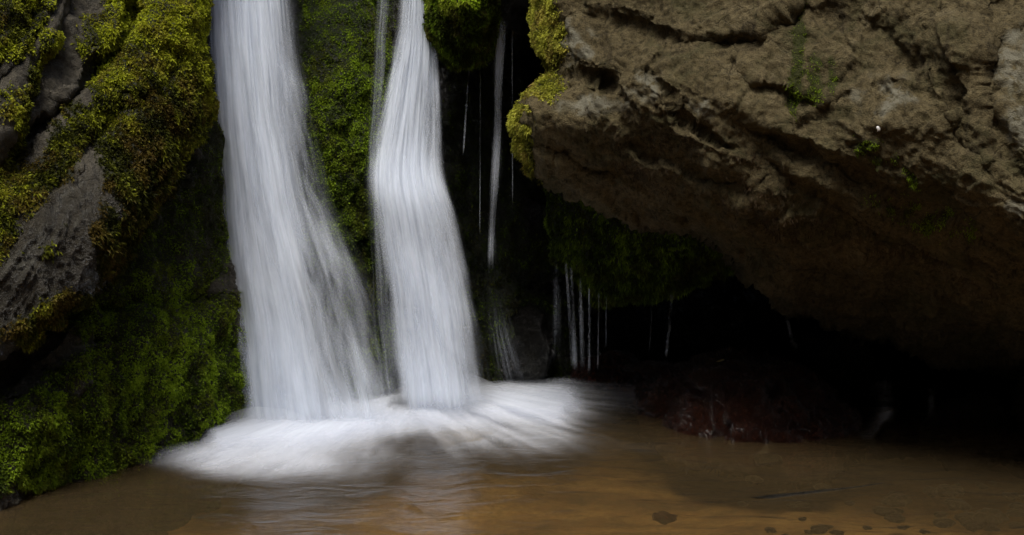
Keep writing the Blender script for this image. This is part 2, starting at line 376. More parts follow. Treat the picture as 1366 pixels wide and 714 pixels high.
# water: one gently moving sheet
gx = np.linspace(-7, 7, 220); gy = np.linspace(-1.5, 11, 260); X, Y = np.meshgrid(gx, gy)
V = np.stack([X.ravel(), Y.ravel(), 0*X.ravel()], 1); V[:, 2] = .006*fbm(V, 1.5, 3, seed=41)
b = NT('pool_water'); co = b.n('ShaderNodeTexCoord').outputs['Object']
wv = b.math('ADD', b.noise(co, 3.2, 3, .5, .6, (1, 1.8, 1)), b.math('MULTIPLY', b.noise(co, 16, 2, .5, .4, (1, 1.6, 1)), .05))
bp = b.n('ShaderNodeBump', {'Strength': .5, 'Distance': .05, 'Height': wv})
G = b.n('ShaderNodeBsdfGlossy', {0: (.8, .8, .8, 1), 'Roughness': .2, 'Normal': bp.outputs[0]}); T = b.n('ShaderNodeBsdfTransparent', {0: (.85, .74, .52, 1)})
D = b.n('ShaderNodeBsdfDiffuse', {0: (.17, .118, .055, 1)})
TD = b.n('ShaderNodeMixShader', {0: .18, 1: T.outputs[0], 2: D.outputs[0]})
fr = b.n('ShaderNodeFresnel', {'IOR': 1.33, 'Normal': bp.outputs[0]})
A = b.n('ShaderNodeMixShader', {0: b.math('MULTIPLY', fr.outputs[0], .7), 1: TD.outputs[0], 2: G.outputs[0]})
b.t.links.new(A.outputs[0], b.out.inputs[0])
struct(mk('water', V, gridq(260, 220), b.m, origin=np.zeros(3)))

# the cliff behind the falls and the back of the hollow under the boulder
moss_cliff = blobs([(455, 60, 70, 330, 1.0), (490, 330, 40, 200, .9), (640, 260, 60, 330, .85), (230, 300, 90, 330, .9), (790, 330, 130, 60, .7), (720, 450, 60, 90, .55)], .5, 50, 2)
R_cliff = relief('cliff', [(-500, -700), (1900, -700), (1900, 760), (-500, 760)],
    [(-500, -700, 8.3), (-500, 760, 7.3), (150, 0, 7.8), (150, 500, 7.5), (290, 560, 7.38), (290, -50, 7.75), (400, 570, 7.38), (400, 0, 7.80), (460, 60, 7.55), (460, 250, 7.52),
     (520, 545, 7.62), (555, 215, 7.78), (555, 60, 8.0), (570, 540, 7.9), (620, 110, 8.15), (620, 420, 8.05), (660, 520, 8.1), (700, 300, 8.45), (730, 515, 8.3), (700, -60, 8.5),
     (850, 380, 9.2), (1000, 400, 9.4), (1200, 480, 9.1), (1366, 520, 8.8), (1900, 560, 8.0), (1000, -300, 9.2), (1900, -700, 9), (600, -700, 8.6), (1000, 760, 9.2), (400, 760, 7.3), (1900, 760, 8)],
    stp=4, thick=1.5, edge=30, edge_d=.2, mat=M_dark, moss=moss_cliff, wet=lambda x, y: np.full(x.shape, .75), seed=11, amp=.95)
struct(R_cliff.o)

# unseen bank added behind the viewer to keep low sky off the pool
th = np.linspace(radians(95), radians(420), 90); hh = np.linspace(-1, 9, 40)
T_, H_ = np.meshgrid(th, hh); rr = 6.5+.28*np.clip(H_, 0, None)
V = np.stack([(rr*np.cos(T_)).ravel()*1.0, (rr*np.sin(T_)).ravel()+2.6, H_.ravel()], 1)
sel = T_.ravel(); V += .5*fbm(V, .5, 4, seed=51)[:, None]*np.array([1, 1, .3])
q = gridq(40, 90)
cy = V[q].mean(1); q = q[cy[:, 1] < 7.0]
struct(mk('sky_blocking_bank', V, q, rock_mat('sky_blocker_earth', [(.012, .011, .006), (.025, .024, .012), (.04, .042, .018), (.06, .06, .03)]), origin=np.zeros(3)))

# ------------------------------------------------------------------ rocks at the left
def along(x, y, ang, freq):
    t = radians(ang); return (x*math.cos(t)+y*math.sin(t))/freq
mU = blobs([(205, 60, 80, 130, 1.25), (235, 150, 60, 110, 1.1), (145, 175, 45, 50, .8, -40), (125, 60, 30, 16, .8, -50), (40, 270, 30, 110, 1.0, 40), (90, 200, 60, 26, .8, -50), (60, 320, 90, 16, .8, -55),
            (10, 260, 45, 60, 1.0), (180, 250, 60, 60, 1.0), (165, 330, 26, 50, .45), (40, 425, 36, 30, 1.0), (80, 400, 30, 20, .6), (98, 108, 18, 44, -.9, 40), (88, 290, 42, 70, -.85, 40), (146, 330, 24, 50, .8), (25, 370, 34, 60, -.9)], .7, 36, 1)
def strat(V, PX, PY):
    dz = .07*fbm(V, 1.8, 3, seed=21)+.025*fbm(V, 7, 3, seed=22)
    u = along(PX, PY, 38, 1.)+14*fbm(np.stack([PX/90, PY/90, 0*PX], 1), 1, 2, seed=5)
    z = sstep(190, 330, PY)*sstep(170, 90, PX)
    st = np.sin(u/4.4)*.4+np.sin(u/1.9+1)*.3+.9*fbm(np.stack([u/14, PY/200, 0*u], 1), 1, 3, seed=6)
    c, r = cells(V+.05*fbm(V, 5, 2, seed=4)[:, None], 4, 6); dz += .035*np.clip(c, -1, 1)
    return dz*(1-.7*z)+z*.008*st+.010*fbm(V, 22, 3, seed=23, ridge=True)
def streaks(PX, PY):
    u = along(PX, PY, 38, 1.)+14*fbm(np.stack([PX/90, PY/90, 0*PX], 1), 1, 2, seed=5)
    return sstep(.1, .8, fbm(np.stack([u/7, PY/160, 0*u], 1), 1, 4, seed=7)+.25)*sstep(190, 260, PY)*sstep(150, 100, PX)*.5
R_up = relief('mossy_rock', [(-400, -420), (-100, -420), (150, -420), (300, -400), (282, -60), (274, 20), (272, 90), (276, 140), (262, 180), (238, 212), (216, 250), (192, 292), (166, 330), (150, 372), (126, 398), (96, 408), (72, 436), (30, 462), (5, 482), (-150, 520), (-400, 560)],
    [(-400, -400, 5.6), (-400, 560, 4.8), (0, 0, 6.3), (120, -100, 6.7), (150, 60, 6.35), (250, 20, 6.75), (265, 120, 6.75), (200, 200, 6.25), (90, 180, 6.05), (0, 200, 5.8), (60, 260, 5.75), (120, 300, 5.80), (60, 360, 5.6),
     (0, 400, 5.45), (30, 450, 5.5), (150, 340, 5.95), (200, 260, 6.2), (-100, 300, 5.4), (280, -350, 7.3), (0, -350, 6.8)],
    feats=[groove([(200, -60), (180, 20), (150, 70), (100, 130), (40, 180), (5, 240)], 9, .16), step([(120, 205), (95, 235), (60, 275), (20, 330), (-20, 400)][::-1], 6, -.04, 90),
           bump(128, 318, 28, 34, .04), groove([(230, 60), (215, 110), (150, 150), (110, 215)], 12, .06, 14), bump(225, 20, 70, 60, .12), bump(240, 120, 40, 50, .10), bump(175, 130, 45, 40, .08)],
    stp=2.2, thick=1.4, edge=34, edge_d=.30, mat=M_left, moss=mU, pat=streaks, disp=strat, wet=lambda x, y: sstep(210, 270, y)*.95, seed=2, edge_noise=6, moss_lump=.013)
tag(R_up.o, 'large yellow-green mossy rock at the left with bare striped slate on its lower flank', 'rock', 'rocks at the left bank')
R_slab = relief('slate_slab', [(-400, -420), (180, -420), (130, -160), (104, -30), (92, 20), (72, 64), (48, 104), (30, 150), (14, 190), (-30, 240), (-400, 420)],
    [(-400, -400, 6.), (-400, 400, 5.), (0, 0, 5.95), (80, 0, 6.25), (30, 120, 5.9), (0, 180, 5.7), (150, -380, 7), (-150, 100, 5.5)],
    feats=[groove([(88, -20), (40, 60), (-10, 120)], 6, .05), step([(60, 10), (20, 70), (-20, 120)], 4, .05, 40)],
    stp=2.5, thick=.5, edge=20, edge_d=.14, mat=M_left, moss=blobs([(0, 20, 52, 50, 1.2, -50), (70, 60, 16, 24, .8, -50), (50, 100, 26, 14, .8, -60), (22, 150, 22, 30, .8, -50)], .5, 22, 4), seed=5, amp=.55, edge_noise=5)
tag(R_slab.o, 'smooth grey slate slab leaning in the upper left corner with yellow moss above it', 'rock', 'rocks at the left bank')
mLo = blobs([(215, 470, 120, 90, 1.2), (60, 590, 110, 60, 1.3), (220, 300, 60, 120, 1.0, 25), (280, 230, 30, 120, .9), (150, 560, 110, 50, .8), (100, 480, 50, 36, .7), (30, 510, 50, 12, -.8, -30), (95, 455, 30, 16, -.6), (150, 650, 200, 22, -.7, -14)], .6, 40, 6)
R_low = relief('mossy_rock', [(-400, 500), (-150, 470), (0, 462), (40, 458), (76, 432), (104, 398), (150, 350), (190, 280), (236, 196), (262, 160), (262, 60), (270, -60), (330, -60), (345, 150), (350, 640), (250, 720), (-50, 860), (-400, 860)],
    [(-400, 500, 5.2), (0, 680, 5.45), (100, 640, 5.95), (200, 610, 6.40), (300, 580, 6.88), (340, 570, 7.1), (0, 780, 5.3), (200, 700, 6.2), (340, 660, 7.0), (0, 500, 5.75), (40, 470, 5.95), (120, 430, 6.25), (200, 400, 6.5),
     (180, 520, 6.30), (60, 580, 5.68), (280, 460, 6.9), (250, 250, 6.95), (300, 200, 7.2), (300, 0, 7.4), (340, 300, 7.3), (-400, 800, 4.7), (170, 330, 6.6)],
    feats=[step([(110, 430), (60, 468), (20, 500), (-30, 540)][::-1], 5, -.10, 60), groove([(130, 500), (90, 540), (110, 600), (105, 650)], 10, .07, 12), bump(215, 450, 60, 60, .13), bump(60, 560, 60, 45, .10), groove([(290, 390), (240, 400), (180, 405), (120, 420)], 16, .12)],
    stp=2.2, thick=1.2, edge=26, edge_d=.25, mat=M_left, moss=mLo, wet=lambda x, y: .5+.45*sstep(560, 620, y+.23*x), pat=None, seed=8, edge_noise=6)
tag(R_low.o, 'dark green mossy rock at the water edge between the left bank and the wider fall', 'rock', 'rocks at the left bank')
toneU = lambda x, y: .28+.58*np.exp(-((x-200)/100)**2-((y-15)/75)**2)+.22*np.exp(-((x-10)/70)**2-((y-60)/80)**2)+.12*np.exp(-((x-20)/70)**2-((y-270)/90)**2)-.34*sstep(110, 300, y)*sstep(30, 110, x)
moss_mesh('moss', R_up, 52000, R_up.moss**1.3, M_mossL, R_up.o, .017, .0036, 4, .55, tone=toneU, seed=3)
moss_mesh('moss_fronds', R_up, 5000, R_up.moss**3*(R_up.PY < 360), M_mossL, R_up.o, .027, .003, 6, .9, tone=lambda x, y: toneU(x, y)+.15, seed=33)
moss_mesh('moss', R_slab, 6000, R_slab.moss**1.5, M_mossL, R_slab.o, .017, .0036, 4, .5, tone=lambda x, y: .55+0*x, seed=4)
moss_mesh('moss', R_low, 46000, R_low.moss**1.3, M_mossG, R_low.o, .014, .0034, 4, .4, tone=lambda x, y: .54+.24*np.exp(-((x-30)/50)**2-((y-560)/60)**2)+.12*np.exp(-((x-235)/60)**2-((y-450)/90)**2)-.15*sstep(380, 250, y), seed=5)
moss_mesh('moss', R_cliff, 46000, sstep(395, 410, R_cliff.PX)*sstep(540, 500, R_cliff.PX)*sstep(-100, -60, R_cliff.PY)*sstep(580, 540, R_cliff.PY)*(.35+.65*R_cliff.moss), M_mossG, R_cliff.o, .015, .0034, 3, .5, tone=lambda x, y: .30+.40*np.exp(-((x-470)/60)**2-((y-120)/160)**2)-.1*sstep(250, 450, y), seed=26)
moss_mesh('moss', R_cliff, 30000, (R_cliff.moss*((R_cliff.PX > 540) | (R_cliff.PX < 250))*(R_cliff.PX < 900)*(R_cliff.PY < 600))**1.2, M_mossG, R_cliff.o, .014, .0034, 3, .5, tone=lambda x, y: .36+.30*np.exp(-((x-470)/50)**2-((y-120)/140)**2)-.2*sstep(560, 640, x), seed=6)

# mossy knob over the right-hand fall
R_knob = relief('mossy_boulder', [(590, -300), (578, -60), (572, 10), (574, 46), (590, 74), (612, 88), (640, 84), (656, 74), (676, 62), (700, 70), (716, 40), (716, -300)],
    [(640, 0, 7.25), (580, 40, 7.45), (700, 40, 7.7), (640, 80, 7.5), (600, -300, 7.7), (710, -300, 7.9), (640, -150, 7.4)], feats=[bump(615, 20, 40, 50, .1), groove([(662, 90), (668, 40), (672, -40)], 7, .1, 3)],
    stp=2.2, thick=1.0, edge=36, edge_d=.35, mat=M_dark, moss=lambda x, y: sstep(665, 640, x), wet=lambda x, y: sstep(30, 60, y)*.7+.2, seed=12, amp=.6, edge_noise=4)
tag(R_knob.o, 'rounded mossy rock knob at the top, overhanging beside the narrower fall', 'rock')
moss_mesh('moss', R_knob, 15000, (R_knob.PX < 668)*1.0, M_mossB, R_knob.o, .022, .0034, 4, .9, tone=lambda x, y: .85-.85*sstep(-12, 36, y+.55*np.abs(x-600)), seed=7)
# mossy shelf inside the hollow with a hanging fringe
R_shelf = relief('mossy_shelf', [(725, 250), (800, 230), (900, 250), (990, 300), (985, 345), (940, 370), (905, 388), (860, 392), (800, 388), (770, 360), (748, 340), (735, 300)],
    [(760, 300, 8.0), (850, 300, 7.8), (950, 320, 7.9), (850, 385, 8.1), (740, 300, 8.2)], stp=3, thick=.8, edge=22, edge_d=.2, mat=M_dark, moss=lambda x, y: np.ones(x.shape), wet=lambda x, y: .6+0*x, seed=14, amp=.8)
tag(R_shelf.o, 'dark mossy shelf under the brown boulder, its hanging fringe dripping thin threads of water', 'rock')
moss_mesh('moss', R_shelf, 14000, R_shelf.moss, M_mossG, R_shelf.o, .028, .0032, 4, 1.6, .6, tone=lambda x, y: .32+0*x, seed=8)

# ------------------------------------------------------------------ the great boulder
mB = blobs([(716, 20, 22, 90, 1.1), (715, 112, 28, 18, 1.0, 10), (690, 170, 16, 30, 1.0), (1068, 45, 9, 60, .9), (1060, 115, 9, 30, .8), (1088, 112, 9, 32, .75), (1110, 105, 6, 20, .6), (1160, 205, 34, 12, .55, 25), (1205, 235, 30, 8, .45, 30), (700, 215, 20, 30, .5), (1230, 290, 60, 14, .35, 20)], .75, 18, 9)
pB = blobs([(860, 115, 30, 22, .55), (760, 60, 26, 26, .8), (1358, 170, 16, 34, 1.0), (1352, 90, 20, 40, .8), (1180, 130, 40, 30, .4), (790, 140, 40, 14, .7), (1350, 280, 16, 14, .9), (930, 145, 18, 12, .7)], .6, 24, 10)
def boulder_disp(V, PX, PY):
    dz = .06*fbm(V, 1.3, 3, seed=61)+.026*fbm(V, 4.5, 3, seed=62)
    c, r = cells(V+.08*fbm(V, 4, 2, seed=4)[:, None], 2.4, 3); dz += .034*np.clip(c, -1, 1)
    c, r = cells(V+.03*fbm(V, 9, 2, seed=4)[:, None], 7, 5); dz += .014*np.clip(c, -1, 1)
    c, r = cells(V+.012*fbm(V, 20, 2, seed=4)[:, None], 19, 7); dz += .005*np.clip(c, -1, 1)
    # strata dipping to the lower right
    u = PY*.88-PX*.42+18*fbm(np.stack([PX/140, PY/140, 0*PX], 1), 1, 2, seed=15)
    s = fbm(np.stack([u/26, PX/260, PY/260], 1), 1, 4, seed=16, ridge=True)
    dz += .014*s*sstep(120, 320, PY+.2*(PX-900))
    return dz+.009*fbm(V, 17, 3, seed=63, ridge=True)+.007*fbm(V, 45, 2, seed=64)
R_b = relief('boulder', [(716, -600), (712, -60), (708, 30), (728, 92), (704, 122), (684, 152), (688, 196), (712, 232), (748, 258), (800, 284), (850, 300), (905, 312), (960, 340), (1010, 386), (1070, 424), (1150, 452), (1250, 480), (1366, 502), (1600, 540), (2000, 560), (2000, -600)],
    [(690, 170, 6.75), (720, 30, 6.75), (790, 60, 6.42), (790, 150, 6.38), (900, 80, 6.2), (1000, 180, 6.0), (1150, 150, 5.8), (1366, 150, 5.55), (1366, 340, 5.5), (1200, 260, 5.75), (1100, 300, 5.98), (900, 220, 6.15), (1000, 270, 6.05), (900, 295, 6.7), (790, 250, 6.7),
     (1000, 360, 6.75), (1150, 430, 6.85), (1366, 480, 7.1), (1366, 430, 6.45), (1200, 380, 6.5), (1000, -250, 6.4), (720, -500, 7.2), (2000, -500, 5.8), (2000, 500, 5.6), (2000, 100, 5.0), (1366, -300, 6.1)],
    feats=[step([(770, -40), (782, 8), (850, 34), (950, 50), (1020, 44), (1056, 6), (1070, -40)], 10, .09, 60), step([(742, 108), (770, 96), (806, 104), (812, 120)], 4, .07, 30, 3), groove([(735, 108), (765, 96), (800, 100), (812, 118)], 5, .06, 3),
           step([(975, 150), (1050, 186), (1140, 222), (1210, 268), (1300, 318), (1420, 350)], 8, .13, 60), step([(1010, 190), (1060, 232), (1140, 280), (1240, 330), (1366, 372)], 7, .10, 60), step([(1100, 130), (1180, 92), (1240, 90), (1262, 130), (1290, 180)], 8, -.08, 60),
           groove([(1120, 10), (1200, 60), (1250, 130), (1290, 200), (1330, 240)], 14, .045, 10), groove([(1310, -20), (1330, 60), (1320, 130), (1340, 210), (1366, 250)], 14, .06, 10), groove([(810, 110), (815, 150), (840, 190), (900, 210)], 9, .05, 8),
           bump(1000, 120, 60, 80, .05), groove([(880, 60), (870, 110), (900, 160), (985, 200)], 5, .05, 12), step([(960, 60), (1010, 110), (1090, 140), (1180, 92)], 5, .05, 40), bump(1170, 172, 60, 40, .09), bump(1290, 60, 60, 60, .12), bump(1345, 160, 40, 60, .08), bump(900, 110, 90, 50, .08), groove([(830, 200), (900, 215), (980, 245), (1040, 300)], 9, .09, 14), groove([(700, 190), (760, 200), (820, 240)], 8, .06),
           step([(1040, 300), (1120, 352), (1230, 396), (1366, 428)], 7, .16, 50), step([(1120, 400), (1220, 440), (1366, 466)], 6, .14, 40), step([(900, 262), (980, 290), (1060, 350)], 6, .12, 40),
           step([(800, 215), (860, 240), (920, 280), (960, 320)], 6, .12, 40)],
    stp=2.4, thick=2.0, edge=46, edge_d=.40, mat=M_boul, moss=mB, pat=pB, wet=lambda x, y: .85*sstep(0, 130, y-.30*(np.clip(x, 800, 1366)-800)-235+wob(x, y, 40, 80, 5)), disp=boulder_disp, seed=17, edge_noise=8, moss_lump=.004)  # wet here is painted shade, darkening the colour towards the underside
tag(R_b.o, 'huge brown overhanging boulder filling the right side above the dark hollow', 'boulder')
nearp = lambda x, y: sstep(775, 745, x)
moss_mesh('moss', R_b, 15000, R_b.moss*nearp(R_b.PX, R_b.PY), M_mossY, R_b.o, .022, .0034, 4, .8, tone=lambda x, y: .55-.3*sstep(150, 220, y), seed=9)
moss_mesh('moss', R_b, 3600, R_b.moss*(1-nearp(R_b.PX, R_b.PY)), M_mossG, R_b.o, .009, .0019, 3, 1.2, tone=lambda x, y: .75+0*x, seed=10)
rt = blobs([(1030, 270, 60, 26, 1, 30), (1080, 290, 60, 14, 1, 35), (850, 215, 50, 24, .8, 25), (1010, 215, 50, 16, .8, 25), (900, 60, 90, 16, .7), (1200, 330, 120, 16, .7, 20), (860, 150, 120, 60, .4)], .9, 16, 19)
moss_mesh('root_threads', R_b, 2600, rt, M_root, R_b.o, .020, .0011, 3, 1.8, .5, tone=lambda x, y: .5+0*x, seed=11)

# ------------------------------------------------------------------ wet rocks under the boulder
R_m = relief('red_rock', [(846, 532), (850, 512), (872, 498), (905, 486), (940, 474), (990, 466), (1040, 474), (1085, 496), (1120, 530), (1150, 560), (1160, 600), (1100, 640), (1000, 640), (900, 620), (860, 580)],
    [(860, 545, 7.55), (900, 580, 6.95), (1000, 590, 6.72), (1100, 592, 6.72), (950, 520, 7.0), (1040, 530, 6.9), (960, 480, 7.5), (1080, 500, 7.4), (880, 505, 7.6), (1000, 640, 6.6)],
    feats=[groove([(900, 500), (950, 540), (960, 590)], 8, .08), bump(985, 560, 30, 22, .05), groove([(1040, 480), (1030, 540), (1080, 590)], 9, .08)], stp=2.2, thick=.8, edge=22, edge_d=.22, mat=M_red, wet=lambda x, y: 1+0*x, seed=23, amp=1, edge_noise=5,
    disp=lambda V, a_, b_: .05*fbm(V, 3, 3, seed=24)+.03*np.clip(cells(V+.04*fbm(V, 7, 2, seed=4)[:, None], 7, 8)[0], -1, 1)+.010*fbm(V, 28, 3, seed=25, ridge=True)+.005*fbm(V, 70, 2, seed=26))
tag(R_m.o, 'low wet dark red rock at the water edge in front of the hollow', 'rock', 'wet rocks in the hollow')
def small_rock(name, cx, cy, rx, ry, D, mat, label, seed, wetv=1., group='wet rocks in the hollow', stp=2.2, dD=.12, moss=None, n=13):
    rg = np.random.default_rng(seed); an = np.linspace(0, 2*math.pi, n, endpoint=False)
    rr = 1+.16*rg.normal(size=n)
    poly = [(cx+rx*r*math.cos(t), cy+ry*r*math.sin(t)) for t, r in zip(an, rr)]
    R = relief(name, poly, [(cx, cy, D), (cx-rx, cy, D+dD*.4), (cx+rx, cy, D+dD*.4), (cx, cy-ry, D+dD), (cx, cy+ry, D-dD*.3)], stp=stp, thick=min(.5, rx/F*D*1.4), edge=min(rx, ry)*.8, edge_d=min(.25, min(rx, ry)/F*D), mat=mat,
               wet=lambda x, y: wetv+0*x, seed=seed, amp=min(1., .3+rx/120), edge_noise=3)
    return tag(R.o, label, 'rock', group)
small_rock('red_stone', 812, 497, 42, 22, 8.3, M_red, 'small wet reddish stone where the dripping threads land', 31)
small_rock('red_stone', 868, 490, 30, 14, 8.0, M_red, 'small wet brown stone touching the top left of the red rock', 32)
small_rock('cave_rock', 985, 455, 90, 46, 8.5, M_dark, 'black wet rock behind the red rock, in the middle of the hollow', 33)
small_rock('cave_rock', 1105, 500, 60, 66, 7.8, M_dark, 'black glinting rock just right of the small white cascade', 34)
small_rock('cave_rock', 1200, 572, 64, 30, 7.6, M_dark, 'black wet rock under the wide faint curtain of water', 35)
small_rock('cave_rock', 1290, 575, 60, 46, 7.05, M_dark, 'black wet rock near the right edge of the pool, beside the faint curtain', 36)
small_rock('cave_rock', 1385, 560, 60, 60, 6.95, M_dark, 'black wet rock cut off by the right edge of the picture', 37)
small_rock('wet_stone', 1187, 578, 12, 9, 6.95, M_dark, 'small round black stone where the faint curtain meets the pool', 38, stp=1.5)
small_rock('cave_rock', 700, 470, 44, 62, 8.15, M_dark, 'dark wet rock right of the narrower fall, in its spray', 39)
for i, (px, py, r, lb) in enumerate([(1024, 614, 11, 'flat dark stone barely under water in front of the red rock'), (1196, 668, 10, 'small dark pebble under shallow water past the tip of the sunken stick'),
        (1318, 690, 12, 'dark flat pebble at the lower right corner of the pool'), (886, 690, 9, 'smooth brown stone under water at the bottom middle'), (1268, 655, 10, 'tiny dark pebble in the shallows between two larger pebbles')]):
    p = water_point(px, py, -.05); n = 40
    th = np.linspace(0, 2*math.pi, n, endpoint=False); ph = np.linspace(.02, math.pi-.02, 18); T2, P2 = np.meshgrid(th, ph)
    V = np.stack([np.sin(P2)*np.cos(T2)*1.2, np.sin(P2)*np.sin(T2), np.cos(P2)*.5], -1).reshape(-1, 3)
    V *= (1+.35*fbm(V+i*3, 1.3, 3, seed=70+i))[:, None]*r/F*p[1]*1.5
    ii = np.arange(18*n).reshape(18, n); jj = np.roll(ii, -1, 1)
    q = np.stack([ii[:-1], ii[1:], jj[1:], jj[:-1]], -1).reshape(-1, 4)
    tag(mk('pebble', V+p, q, M_dark if i != 3 else M_red, None, {'moss': np.zeros(len(V)), 'wet': np.full(len(V), .6), 'patch': np.zeros(len(V))}), lb, 'stone', 'stones under the shallow water')

rg = np.random.default_rng(77); peb = bpy.data.objects['pebble']
for i in range(46):
    px, py = 940+460*rg.random()**.8, 640+80*rg.random()**.8; s_ = .3+.6*rg.random()**2
    o = peb.copy(); COL.objects.link(o); o.location = water_point(px, py, -.105); o.scale = (s_*(.7+.6*rg.random()), s_, s_*.8); o.rotation_euler = (0, 0, 6.3*rg.random())
    tag(o, 'small pebble among the scattered gravel under the shallow water at the lower right', 'stone', 'gravel pebbles in the shallows')
# ------------------------------------------------------------------ water that falls
def interp(tab, v):
    t = np.array(tab, float); k = np.clip((v-t[0, 0])/(t[-1, 0]-t[0, 0]), 0, 1)
    # smooth (Catmull-like) interpolation by resampling and blurring
    ys = np.linspace(t[0, 0], t[-1, 0], 200); xs = np.interp(ys, t[:, 0], t[:, 1])
    kr = np.hanning(21); kr /= kr.sum(); xs = np.convolve(np.pad(xs, 10, 'reflect', reflect_type='odd'), kr, 'valid')
    return np.interp(v, ys, xs)
def fall(name, left, right, depth, mat, dens, parent=None, nu=90, nv=130, layers=3, gap=.05, bulge=.08, corr=.03, us=1., seed=0, py0=None, py1=None):
    """layered sheets of water between two edges given at heights of the photograph; dens(u, y, k) = how much water runs there"""
    Vs, Qs, Ds, Us = [], [], [], []; y0, y1 = left[0][0], left[-1][0]; off = 0
    for k in range(layers):
        v = np.linspace(0, 1, nv); y = y0+(y1-y0)*v; u = np.linspace(0, 1, nu); U, Yy = np.meshgrid(u, y)
        Lx = interp(left, y)[:, None]; Rx = interp(right, y)[:, None]; X = Lx+(Rx-Lx)*U
        X = X+wob(U*30+seed*11+k*40, Yy, min(3+2*k, (X.max()-X.min())*.06), 130, seed+k, 2)
        D = interp(depth, y)[:, None]+gap*k
        Pn = np.stack([(U*9*us+k*7+seed).ravel(), (Yy/260).ravel(), np.full(U.size, seed*1.3+k)], 1)
        D = D-bulge*np.sin(np.pi*np.clip(U, 0, 1))**.8-corr*fbm(Pn, 1, 3, seed=seed+k, gain=.5).reshape(U.shape)
        Vs.append(W(X, Yy, D).reshape(-1, 3)); Qs.append(gridq(nv, nu)+off); off += nu*nv
        dn = dens(U, Yy, k); Ds.append(dn.ravel()); Us.append(np.stack([(U*us+k*3.3+seed).ravel(), (v[:, None]+0*U).ravel()*3*(y1-y0)/650+k], -1))
    return mk(name, np.concatenate(Vs), np.concatenate(Qs), mat, parent, {'dens': np.concatenate(Ds)}, uv=np.concatenate(Us))
ends = lambda U, a=.06, b_=.06: sstep(0, a, U)*sstep(1, 1-b_, U)
t1 = empty('waterfall', W(420, 570, 7.1)); tag(t1, 'wider white waterfall at the left, one broad silky curtain fanning out at its foot', 'waterfall', 'the two main waterfalls')
def dL(U, y, k):
    v = (y+40)/620; solid = sstep(.0, .10, U)*sstep(.95-.45*v, .62-.30*v, U)
    m = .40+.50*solid-.10*np.sin(np.clip(v, 0, 1)*3.1)*(1-solid)
    m = m+.5*fbm(np.stack([(U*7+k*.6).ravel(), (y/150+k*.15).ravel(), 0*y.ravel()], 1), 1, 4, seed=80).reshape(U.shape)
    return np.clip(m*(1-.07*k)*ends(U, .12+.10*v, .30)*sstep(602, 545, y), 0, 1.2)
fall('water_sheet', [(-330, 268), (-40, 272), (100, 275), (200, 281), (350, 290), (450, 300), (585, 305)], [(-330, 392), (-40, 400), (60, 408), (150, 424), (250, 448), (350, 490), (450, 525), (585, 575)],
     [(-330, 7.45), (-40, 7.3), (200, 7.15), (400, 7.02), (585, 6.95)], M_fall, dL, t1, 130, 150, 6, .03, .06, .03, 1.2, 1)
fall('water_veil', [(-60, 270), (150, 278), (350, 284), (450, 290), (590, 292)], [(-60, 300), (150, 310), (350, 330), (450, 345), (590, 370)], [(-60, 7.4), (590, 7.0)], M_veil, lambda U, y, k: ends(U, .4, .4)*.42, t1, 40, 120, 2, .03, .02, .02, .3, 5)
t2 = empty('waterfall', W(590, 540, 7.6)); tag(t2, 'narrower white waterfall right of the mossy wall, bending over a ledge halfway down', 'waterfall', 'the two main waterfalls')
def dR(U, y, k):
    m = .46+.34*np.exp(-((U-.5)/.35)**2)
    led = np.exp(-((y-226-40*U)/30)**2); m = m+.22*led-.14*np.exp(-((y-175)/50)**2)*sstep(.3, .8, U)
    m = m+.20*sstep(280, 420, y)*np.exp(-((U-.52)/.3)**2)-.30*sstep(330, 400, y)*sstep(.26, .05, U)
    m = m+.5*fbm(np.stack([(U*5+k*.6).ravel(), (y/95+k*.15).ravel(), 0*y.ravel()], 1), 1, 4, seed=84).reshape(U.shape)
    return np.clip(m*(1-.07*k)*ends(U, .26, .16+.22*sstep(300, 500, 1.*y))*sstep(572, 515, y), 0, 1.2)
fall('water_sheet', [(-330, 545), (-40, 534), (40, 526), (100, 512), (150, 500), (205, 488), (250, 485), (320, 490), (400, 504), (480, 514), (575, 516)], [(-330, 585), (-40, 582), (60, 588), (150, 594), (230, 598), (290, 614), (370, 634), (450, 650), (575, 672)],
     [(-330, 7.75), (-40, 7.65), (120, 7.50), (195, 7.43), (270, 7.30), (350, 7.27), (575, 7.23)], M_fall, dR, t2, 110, 150, 6, .03, .07, .03, 1.0, 9)
fall('water_veil', [(-40, 500), (100, 492), (200, 484), (400, 486), (555, 500)], [(-40, 530), (100, 520), (200, 512), (400, 540), (555, 560)], [(-40, 7.65), (200, 7.5), (555, 7.35)], M_veil, lambda U, y, k: ends(U, .4, .4)*.34, t2, 30, 120, 2, .03, .02, .02, .3, 12)
def trickle(name, x0, y0, x1, y1, wd0, wd1, D, dn, label, seed, group='thin falls beside the main ones', layers=2, us=.2, mat=None, cat='trickle', dD=0.):
    o = fall(name, [(y0, x0-wd0/2), ((y0+y1)/2, (x0+x1)/2-(wd0+wd1)/4), (y1, x1-wd1/2)], [(y0, x0+wd0/2), ((y0+y1)/2, (x0+x1)/2+(wd0+wd1)/4), (y1, x1+wd1/2)], [(y0, D), (y1, D-dD)], mat or M_veil,
             lambda U, y, k: ends(U, .45, .45)*dn*.74*(1+.25*np.sin(y*.045+seed*2.))*sstep(y0-1, y0+max(5, (y1-y0)*.07), y)*sstep(y1+1, y1-(y1-y0)*.14, y), None, max(9, int(max(wd0, wd1)/1.6)), max(40, int((y1-y0)/4)), layers, .02, .012, .008, us, seed)
    return tag(o, label, cat, group)
trickle('water_trickle', 672, -60, 655, 380, 26, 16, 7.62, .70, 'longest thin veil of water dropping from the right side of the mossy knob', 21, us=.5)
